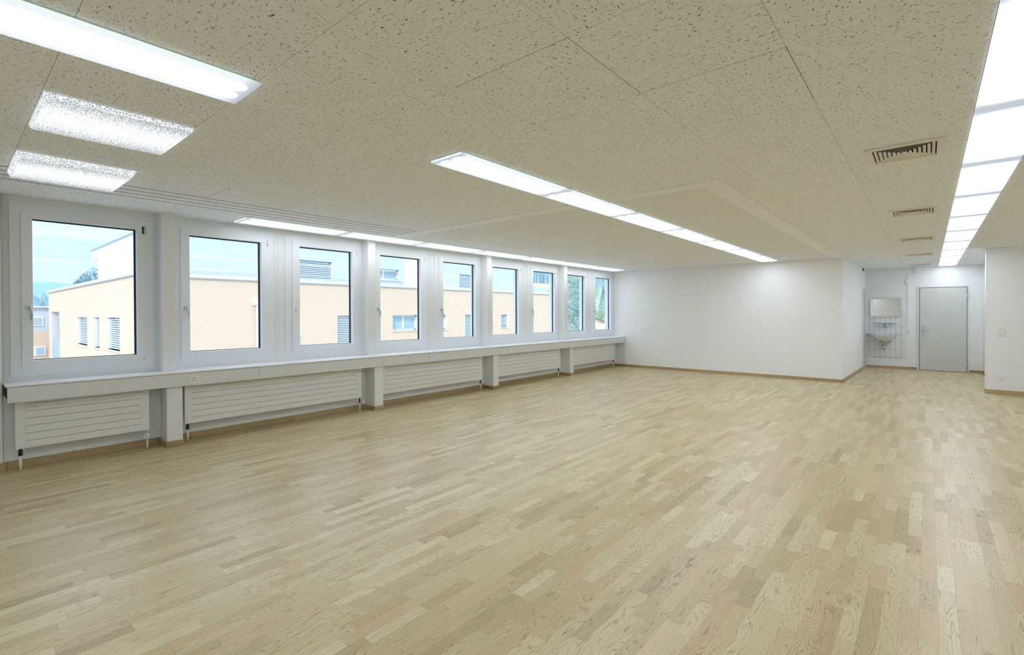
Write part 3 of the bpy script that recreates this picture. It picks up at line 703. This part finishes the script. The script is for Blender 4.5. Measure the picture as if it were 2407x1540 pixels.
for z in (1.09, 1.035): MB().box(6.252,6.315,Yw-.016,Yw-.012,z-.022,z+.022).build('rocker', WPLAST, sw, loc=L, bevel=.002)
MB().box(6.27,6.297,Yw-.0165,Yw-.012,.965,.975).build('socket_slot', BLACKP, sw, loc=L)
ub = MB().box(6.407,6.532,Yw-.07,Yw,2.464,2.592); tag(ub.build('alarm_box', WPLAST, bevel=.004), 'small white box high on the wall above the door', 'wall box')
kb = MB().tube([(6.154,Yw-.0005,1.443),(6.154,Yw-.03,1.443)], [.022,.016], 16); tag(kb.build('round_switch', WPLAST), 'small round white pull switch right of the mirror', 'switch')
ds = empty('motion_sensor', (5.345,15.2,2.60)); L = ds.location; tag(ds, 'small grey motion sensor high on the corridor wall', 'sensor')
MB().box(5.368,5.415,15.30,15.36,2.515,2.592).build('sensor_body', mat('grey_green_plastic', (.30,.40,.38), .4), ds, loc=L, bevel=.006)
MB().tube([(5.39,15.30,2.54),(5.39,15.292,2.54)], .018).build('sensor_lens', BLACKP, ds, loc=L)
def rplate(name, z0, z1, holes, label):
    o = empty(name, (7.64,YF,(z0+z1)/2)); L = o.location; tag(o, label, 'wall plate', 'white plates on the right wall')
    MB().box(7.589,7.694,YF-.010,YF-.0005,z0,z1).build('cover_plate', WPLAST, o, loc=L, bevel=.003)
    MB().box(7.603,7.680,YF-.014,YF-.010,z0+.014,z1-.014).build('insert', WPLAST, o, loc=L, bevel=.002)
    h = MB()
    for z in holes: h.tube([(7.641,YF-.0138,z),(7.641,YF-.0150,z)], .0045, 8)
    h.build('screw', DARK, o, loc=L)
rplate('switch_plate', 1.030, 1.180, (1.145,1.075), 'upper white switch plate on the wall block at the right edge')
rplate('socket_plate', .255, .341, (.298,), 'lower white socket plate near the skirting at the right edge')

# ------------------------------------------------------------ outside
g = MB().face([(-400,-60,-5.2),(-2,-60,-5.2),(-2,400,-5.2),(-400,400,-5.2)])
tag(g.build('ground', ASPH), 'street and yard ground outside below the windows', None, kind='structure')
bl = empty('apartment_building', (-18,15,-5.2)); L = bl.location
tag(bl, 'peach and pale grey flat-roofed apartment building across the street', 'building')
def f2(h): return h
low2 = [(9.10,10.12,.58,1.385),(11.833,13.9,.0,1.385),(14.872,16.518,.60,1.40),(17.2,18.55,.59,1.39),(19.969,21.4,.0,1.395),(23.115,23.811,.585,1.388)]
m = MB(); grid_wall(m, 'X', -14.35, -14.0, 4.317, 28.36, -5.2, 2.80, low2)
low1 = [(-24.90,-22.35,.06,1.345),(-20.87,-19.72,.065,1.352),(-18.30,-16.15,.10,1.357)]
grid_wall(m, 'Y', 4.317, 4.667, -34.28, -14.35, -5.2, 2.80, low1+[(-33.6,-30.2,-1.1,1.64)])
m.box(-34,-14.36,6.12,28.36,-5.2,2.6).box(-30.19,-14.36,4.68,6.12,-5.2,2.6).box(-34.2,-30.2,4.66,6.2,-5.2,-1.15).box(-34.2,-30.2,4.66,6.2,1.66,2.6); m.build('peach_wall', YEL, bl, loc=L)
m = MB().box(-34.4,-13.94,4.25,4.68,2.80,2.845).box(-14.36,-13.94,4.68,28.42,2.80,2.845); m.build('roof_drip_edge', COPE, bl, loc=L)
m = MB().box(-34.4,-13.96,4.27,4.68,2.845,2.945).box(-14.36,-13.96,4.68,28.40,2.845,2.945); m.build('parapet_cap', COPEL, bl, loc=L)
up15 = [(10.0,12.28,2.98,3.95),(13.7,16.20,3.27,3.83)]
m = MB(); grid_wall(m, 'X', -15.5, -15.15, 4.90, 16.49, 2.6, 4.62, up15)
up14 = [(17.4,18.39,3.02,3.75),(19.54,20.8,2.97,3.745)]
grid_wall(m, 'X', -14.40, -14.02, 16.50, 25.2, 2.846, 5.2, up14)
m.box(-24,-15.51,4.99,16.49,2.6,4.6).box(-24,-14.41,16.52,25.2,2.6,5.2); m.build('grey_upper_wall', GREYW, bl, loc=L)
m = MB().box(-23.5,-15.15,4.90,4.98,2.6,4.62).box(-24.95,-23.5,4.90,6.5,4.15,4.62).box(-15.5,-14.40,16.495,16.515,2.6,5.2).box(-14.41,-14.02,16.49,16.50,2.85,5.2); m.build('sunlit_white_upper_wall', WHITEW, bl, loc=L)  # sunlight on the recess side wall is painted in as white
m = MB().box(-25.05,-15.08,4.82,16.49,4.62,4.66).box(-15.16,-15.08,4.9,16.49,4.62,4.66); m.build('upper_roof_edge', COPE, bl, loc=L)
MB().box(-15.10,-14.9,6.0,15.9,2.95,3.12).build('roof_ledge', GREYW, bl, loc=L)
def ext_window(ax, p, sgn, a0, a1, z0, z1, blind=True, mull=None, open_=False):
    """recessed outer window with reveals, blind slats and sill; sgn = outward direction along the axis"""
    def B(mb, d0, d1, u0, u1, v0, v1):
        P0, P1 = sorted((p+sgn*d0, p+sgn*d1))
        return mb.box(P0, P1, u0, u1, v0, v1) if ax == 'X' else mb.box(u0, u1, P0, P1, v0, v1)
    f = MB()
    for q in ((a0,a0+.07,z0,z1),(a1-.07,a1,z0,z1),(a0,a1,z0,z0+.07),(a0,a1,z1-.07,z1)): B(f, -.30, -.22, *q)
    if mull: B(f, -.30, -.21, mull-.05, mull+.05, z0, z1)
    wo = f.build('window', EFRAME, bl, loc=L)
    B(MB(), -.28, -.26, a0, a1, z0, z1).build('pane', BGLASS, wo, loc=L)
    if blind:
        s_ = MB(); n = max(4, int((z1-z0)/.085))
        for i in range(n):
            z = z0+.03+(z1-z0-.05)*i/n; B(s_, -.16, -.10, a0+.03, a1-.03, z, z+.042)
        s_.build('blind', BLIND, wo, loc=L)
    B(MB(), -.3, .05, a0-.04, a1+.04, z0-.045, z0).build('sill', EFRAME, wo, loc=L)
    m = MB(); B(m, -.3, -.003, a0, a0+.02, z0, z1); B(m, -.3, -.003, a1-.02, a1, z0, z1); m.build('reveal', WHITEW, wo, loc=L)
for q in low2: ext_window('X', -14.0, 1, *q, blind=q[0] not in (14.872, 17.2), mull=15.70 if q[0] == 14.872 else None)
for q in low1: ext_window('Y', 4.317, -1, *q)
for q in up15: ext_window('X', -15.15, 1, *q, blind=q[0] < 12, mull=15.28 if q[0] > 12 else None)
for q in up14: ext_window('X', -14.02, 1, *q, blind=q[0] > 19)
MB().box(-33.9,-30.3,6.0,6.1,-1.14,1.65).build('balcony_back_wall', GREYW, bl, loc=L)
MB().box(-33.0,-30.2,4.33,4.37,-1.05,.12).build('balcony_rail', BALC, bl, loc=L)
MB().box(-33.595,-33.35,4.34,4.64,-1.1,1.63).build('balcony_column', WHITEW, bl, loc=L)
MB().tube([(-13.90,8.28,1.83),(-13.90,8.28,-5.2)], .05).box(-14.0,-13.82,8.16,8.41,1.83,2.01).build('downpipe', EFRAME, bl, loc=L)
MB().tube([(-17.9,4.87,3.95),(-17.9,4.80,4.0),(-17.9,4.80,4.25)], .05).build('wall_lamp', EFRAME, bl, loc=L)

# second building far left
nb = empty('neighbour_building', (-38,4,-5.2)); L2 = nb.location
tag(nb, 'small distant grey and peach building at the left of the first window', 'building')
MB().box(-44,-36,-6,12,-5.2,.45).build('peach_wall', YEL, nb, loc=L2)
MB().box(-44,-36,-6,12,.45,1.94).build('grey_wall', GREYW, nb, loc=L2)
MB().box(-44.2,-35.8,-6.2,12.2,1.94,2.02).build('roof_edge', COPEL, nb, loc=L2)
for z0, z1, a0, a1 in ((.78,1.36,3.52,4.24),(-1.1,-.52,3.80,4.34)):
    wo = MB().box(-36.02,-35.95,a0,a1,z0,z1).build('window', EFRAME, nb, loc=L2)
    s_ = MB()
    for i in range(8): s_.box(-35.95,-35.93,a0+.07,a1-.07,z0+.07+(z1-z0-.1)*i/8,z0+.10+(z1-z0-.1)*i/8)
    s_.build('blind', BGLASS, wo, loc=L2)

# hills, mountain
def ridge(name, x, ylist, depth, zb, mtl, label):
    m = MB()
    for (ya, za), (yb, zb_) in zip(ylist, ylist[1:]):
        m.face([(x,ya,zb),(x,yb,zb),(x-depth*.4,yb,zb_),(x-depth*.4,ya,za)], sm=True)
        m.face([(x-depth*.4,ya,za),(x-depth*.4,yb,zb_),(x-depth,yb,zb),(x-depth,ya,zb)], sm=True)
    o = m.build(name, mtl); tag(o, label, None, kind='structure'); return o
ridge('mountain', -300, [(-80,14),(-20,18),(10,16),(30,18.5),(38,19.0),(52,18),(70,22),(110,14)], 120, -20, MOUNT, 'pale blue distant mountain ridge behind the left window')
# meadow slope seen through the far windows, with bands of fields
hs = MB(); n = 40
def hz(u): return -6+24*(u**1.15)           # u 0..1 up the slope
for i in range(n):
    u0, u1 = i/n, (i+1)/n
    for j in range(24):
        ya, yb = 60+j*14, 60+(j+1)*14
        x0, x1 = -60-95*u0, -60-95*u1
        mi = 1 if (u0 > .86 or .45 < u0+.05*math.sin(j*.7) < .62) else 0
        hs.face([(x0,ya,hz(u0)),(x0,yb,hz(u0)),(x1,yb,hz(u1)),(x1,ya,hz(u1))], mi=mi, sm=True)
tag(hs.build('meadow_hill', [GRASS, FIELD]), 'green and yellow farmland slope seen through the farthest windows', None, kind='structure')
fo = MB()
def cone(mb, x, y, z, r, h, seg=7):
    n_ = len(mb.v); mb.v.append((x,y,z+h))
    for i in range(seg):
        t = 2*math.pi*i/seg+random.random()*.3; mb.v.append((x+r*math.cos(t), y+r*math.sin(t), z))
    for i in range(seg): mb.f.append([n_, n_+1+i, n_+1+(i+1)%seg]); mb.uv.append(None); mb.mi.append(0); mb.sm.append(False)
for i in range(2300):
    y = random.uniform(150,420); d = random.uniform(0,28); cone(fo, -156-d, y, 17+d*.35, random.uniform(.7,1.3), random.uniform(5,10))
for i in range(260):
    y = random.uniform(4,40); cone(fo, -125-random.uniform(0,10), y*1.25, 1.0+max(0,(y-12))*.4, random.uniform(1.2,2.2), random.uniform(3.5,5.5))
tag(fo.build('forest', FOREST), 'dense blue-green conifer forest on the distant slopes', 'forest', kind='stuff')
fh = empty('farmhouse', (-148,240,16)); L3 = fh.location; tag(fh, 'distant farmhouse with broad pink roof below the forest', 'house')
MB().box(-153,-143,236.5,245,15,19.6).build('house_wall', WHITEW, fh, loc=L3)
m = MB(); m.face([(-142,235,19.4),(-142,247,19.4),(-148,245,23),(-148,237,23)]); m.face([(-154,235,19.4),(-148,237,23),(-148,245,23),(-154,247,19.4)]); m.face([(-142,235,19.4),(-148,237,23),(-154,235,19.4)]); m.face([(-142,247,19.4),(-154,247,19.4),(-148,245,23)])
m.build('roof', REDR, fh, loc=L3)
rr = empty('red_roof_house', (-23,52,-5.2)); L4 = rr.location; tag(rr, 'house with red tiled roof at the bottom of the farthest window', 'house')
MB().box(-30,-20,48.5,60,-5.2,-1.3).build('house_wall', WHITEW, rr, loc=L4)
m = MB(); m.face([(-19.5,47.0,-1.3),(-19.5,61,-1.3),(-25,61,.9),(-25,52.0,.9)]); m.face([(-30.5,47.0,-1.3),(-25,52.0,.9),(-25,61,.9),(-30.5,61,-1.3)]); m.face([(-19.5,47.0,-1.3),(-25,52.0,.9),(-30.5,47.0,-1.3)])
m.build('roof', REDR, rr, loc=L4)

def leaf_cloud(mb, c, rx, ry, rz, n, sz, droop=0):
    for i in range(n):
        while True:
            p = Vector((random.uniform(-1,1), random.uniform(-1,1), random.uniform(-1,1)))
            if .25 < p.length < 1: break
        q = Vector((c[0]+p.x*rx, c[1]+p.y*ry, c[2]+p.z*rz))
        a = Vector((random.gauss(0,1), random.gauss(0,1), random.gauss(0,1)-droop)).normalized()*sz*random.uniform(.6,1.3)
        b = a.cross(Vector((random.gauss(0,1), random.gauss(0,1), random.gauss(0,1)))).normalized()*sz*.32
        mb.face([q-a, q+b, q+a, q-b])
def broad_tree(x, y, zb, h, r, n, sz, mt, label, droop=0):
    t = empty('tree', (x,y,zb)); Lt = t.location
    tr = MB().tube([(x,y,zb),(x+.1,y,zb+h*.4),(x-.1,y+.2,zb+h*.8)], [.28,.2,.06])
    for k in range(9):
        an = k*2.4; z = zb+h*(.3+.06*k); tr.tube([(x,y,z),(x+r*.5*math.cos(an),y+r*.5*math.sin(an),z+.8),(x+r*.85*math.cos(an),y+r*.85*math.sin(an),z+.6)], [.09,.05,.02], 6)
    tr.build('trunk', BARK, t, loc=Lt)
    cr_ = MB()
    for k in range(26):
        an = random.uniform(0,6.28); rr_ = r*random.uniform(.1,.72); z = zb+h*random.uniform(.12,.92)
        leaf_cloud(cr_, (x+rr_*math.cos(an), y+rr_*math.sin(an), z), r*.42, r*.42, h*.16, n//26, sz, droop)
    cr_.build('crown', mt, t, loc=Lt); tag(t, label, 'tree', 'trees outside the far windows'); return t
broad_tree(-17.5, 37.6, -5.2, 12.4, 2.3, 26000, .085, LEAF, 'loose pale green drooping tree filling the eighth window', 1.2)
broad_tree(-22.5, 41.2, -5.2, 8.6, 1.9, 12000, .085, LEAF, 'darker bushy tree right of the corner of the peach building')
broad_tree(-24, 52.5, -5.2, 7.6, 1.5, 9000, .08, LEAFB, 'rounded light green bush-like tree at the left of the ninth window')
ct = empty('conifer_tree', (-40,81.3,-5.2)); Lc = ct.location
tag(ct, 'tall pointed blue-green conifer in the middle of the ninth window', 'tree', 'trees outside the far windows')
MB().tube([(-40,81.3,-5.2),(-40,81.3,6.0)], [.3,.05]).build('trunk', BARK, ct, loc=Lc)
m = MB()
for k in range(70):
    u = k/70; z = -3.5+u*9.9; r_ = 2.2*(1-u)+.12
    leaf_cloud(m, (-40,81.3,z), r_, r_, .35, int(50+260*(1-u)), .13)
m.build('crown', LEAFC, ct, loc=Lc)
ext = [(-33,72,-5.2,9.5,2.2,LEAF,'grey-green tree behind the conifer'),(-48,80,-5.2,9,2.6,LEAFB,'low leafy tree on the slope between farthest windows'),(-36,66,-5.2,8.2,2.2,LEAF,'mid-distance leafy tree partly behind the red roof house')]
for x, y, z, h, r_, mt, lb in ext: broad_tree(x, y, z, h, r_, 6000, .13, mt, lb)
# small trees over the parapet of the big building
for k, (x, y, s_) in enumerate([(-97,16.4,1.5),(-101.5,16.0,1.2),(-105,15.6,.9)]):
    t = empty('tree', (x,y,3)); m = MB(); leaf_cloud(m, (x,y,6.6+.7*(2-k)*.5), s_, s_*.8, s_*1.3, 500, .25); m.build('crown', FOREST, t, loc=t.location)
    MB().tube([(x,y,0),(x,y,6.6)], .15).build('trunk', BARK, t, loc=t.location)
    tag(t, ['dark tree top beside the white upper storey in the first window','middle dark tree top above the peach roof edge','smallest dark tree top above the peach roof edge'][k], 'tree', 'distant tree tops over the roof')
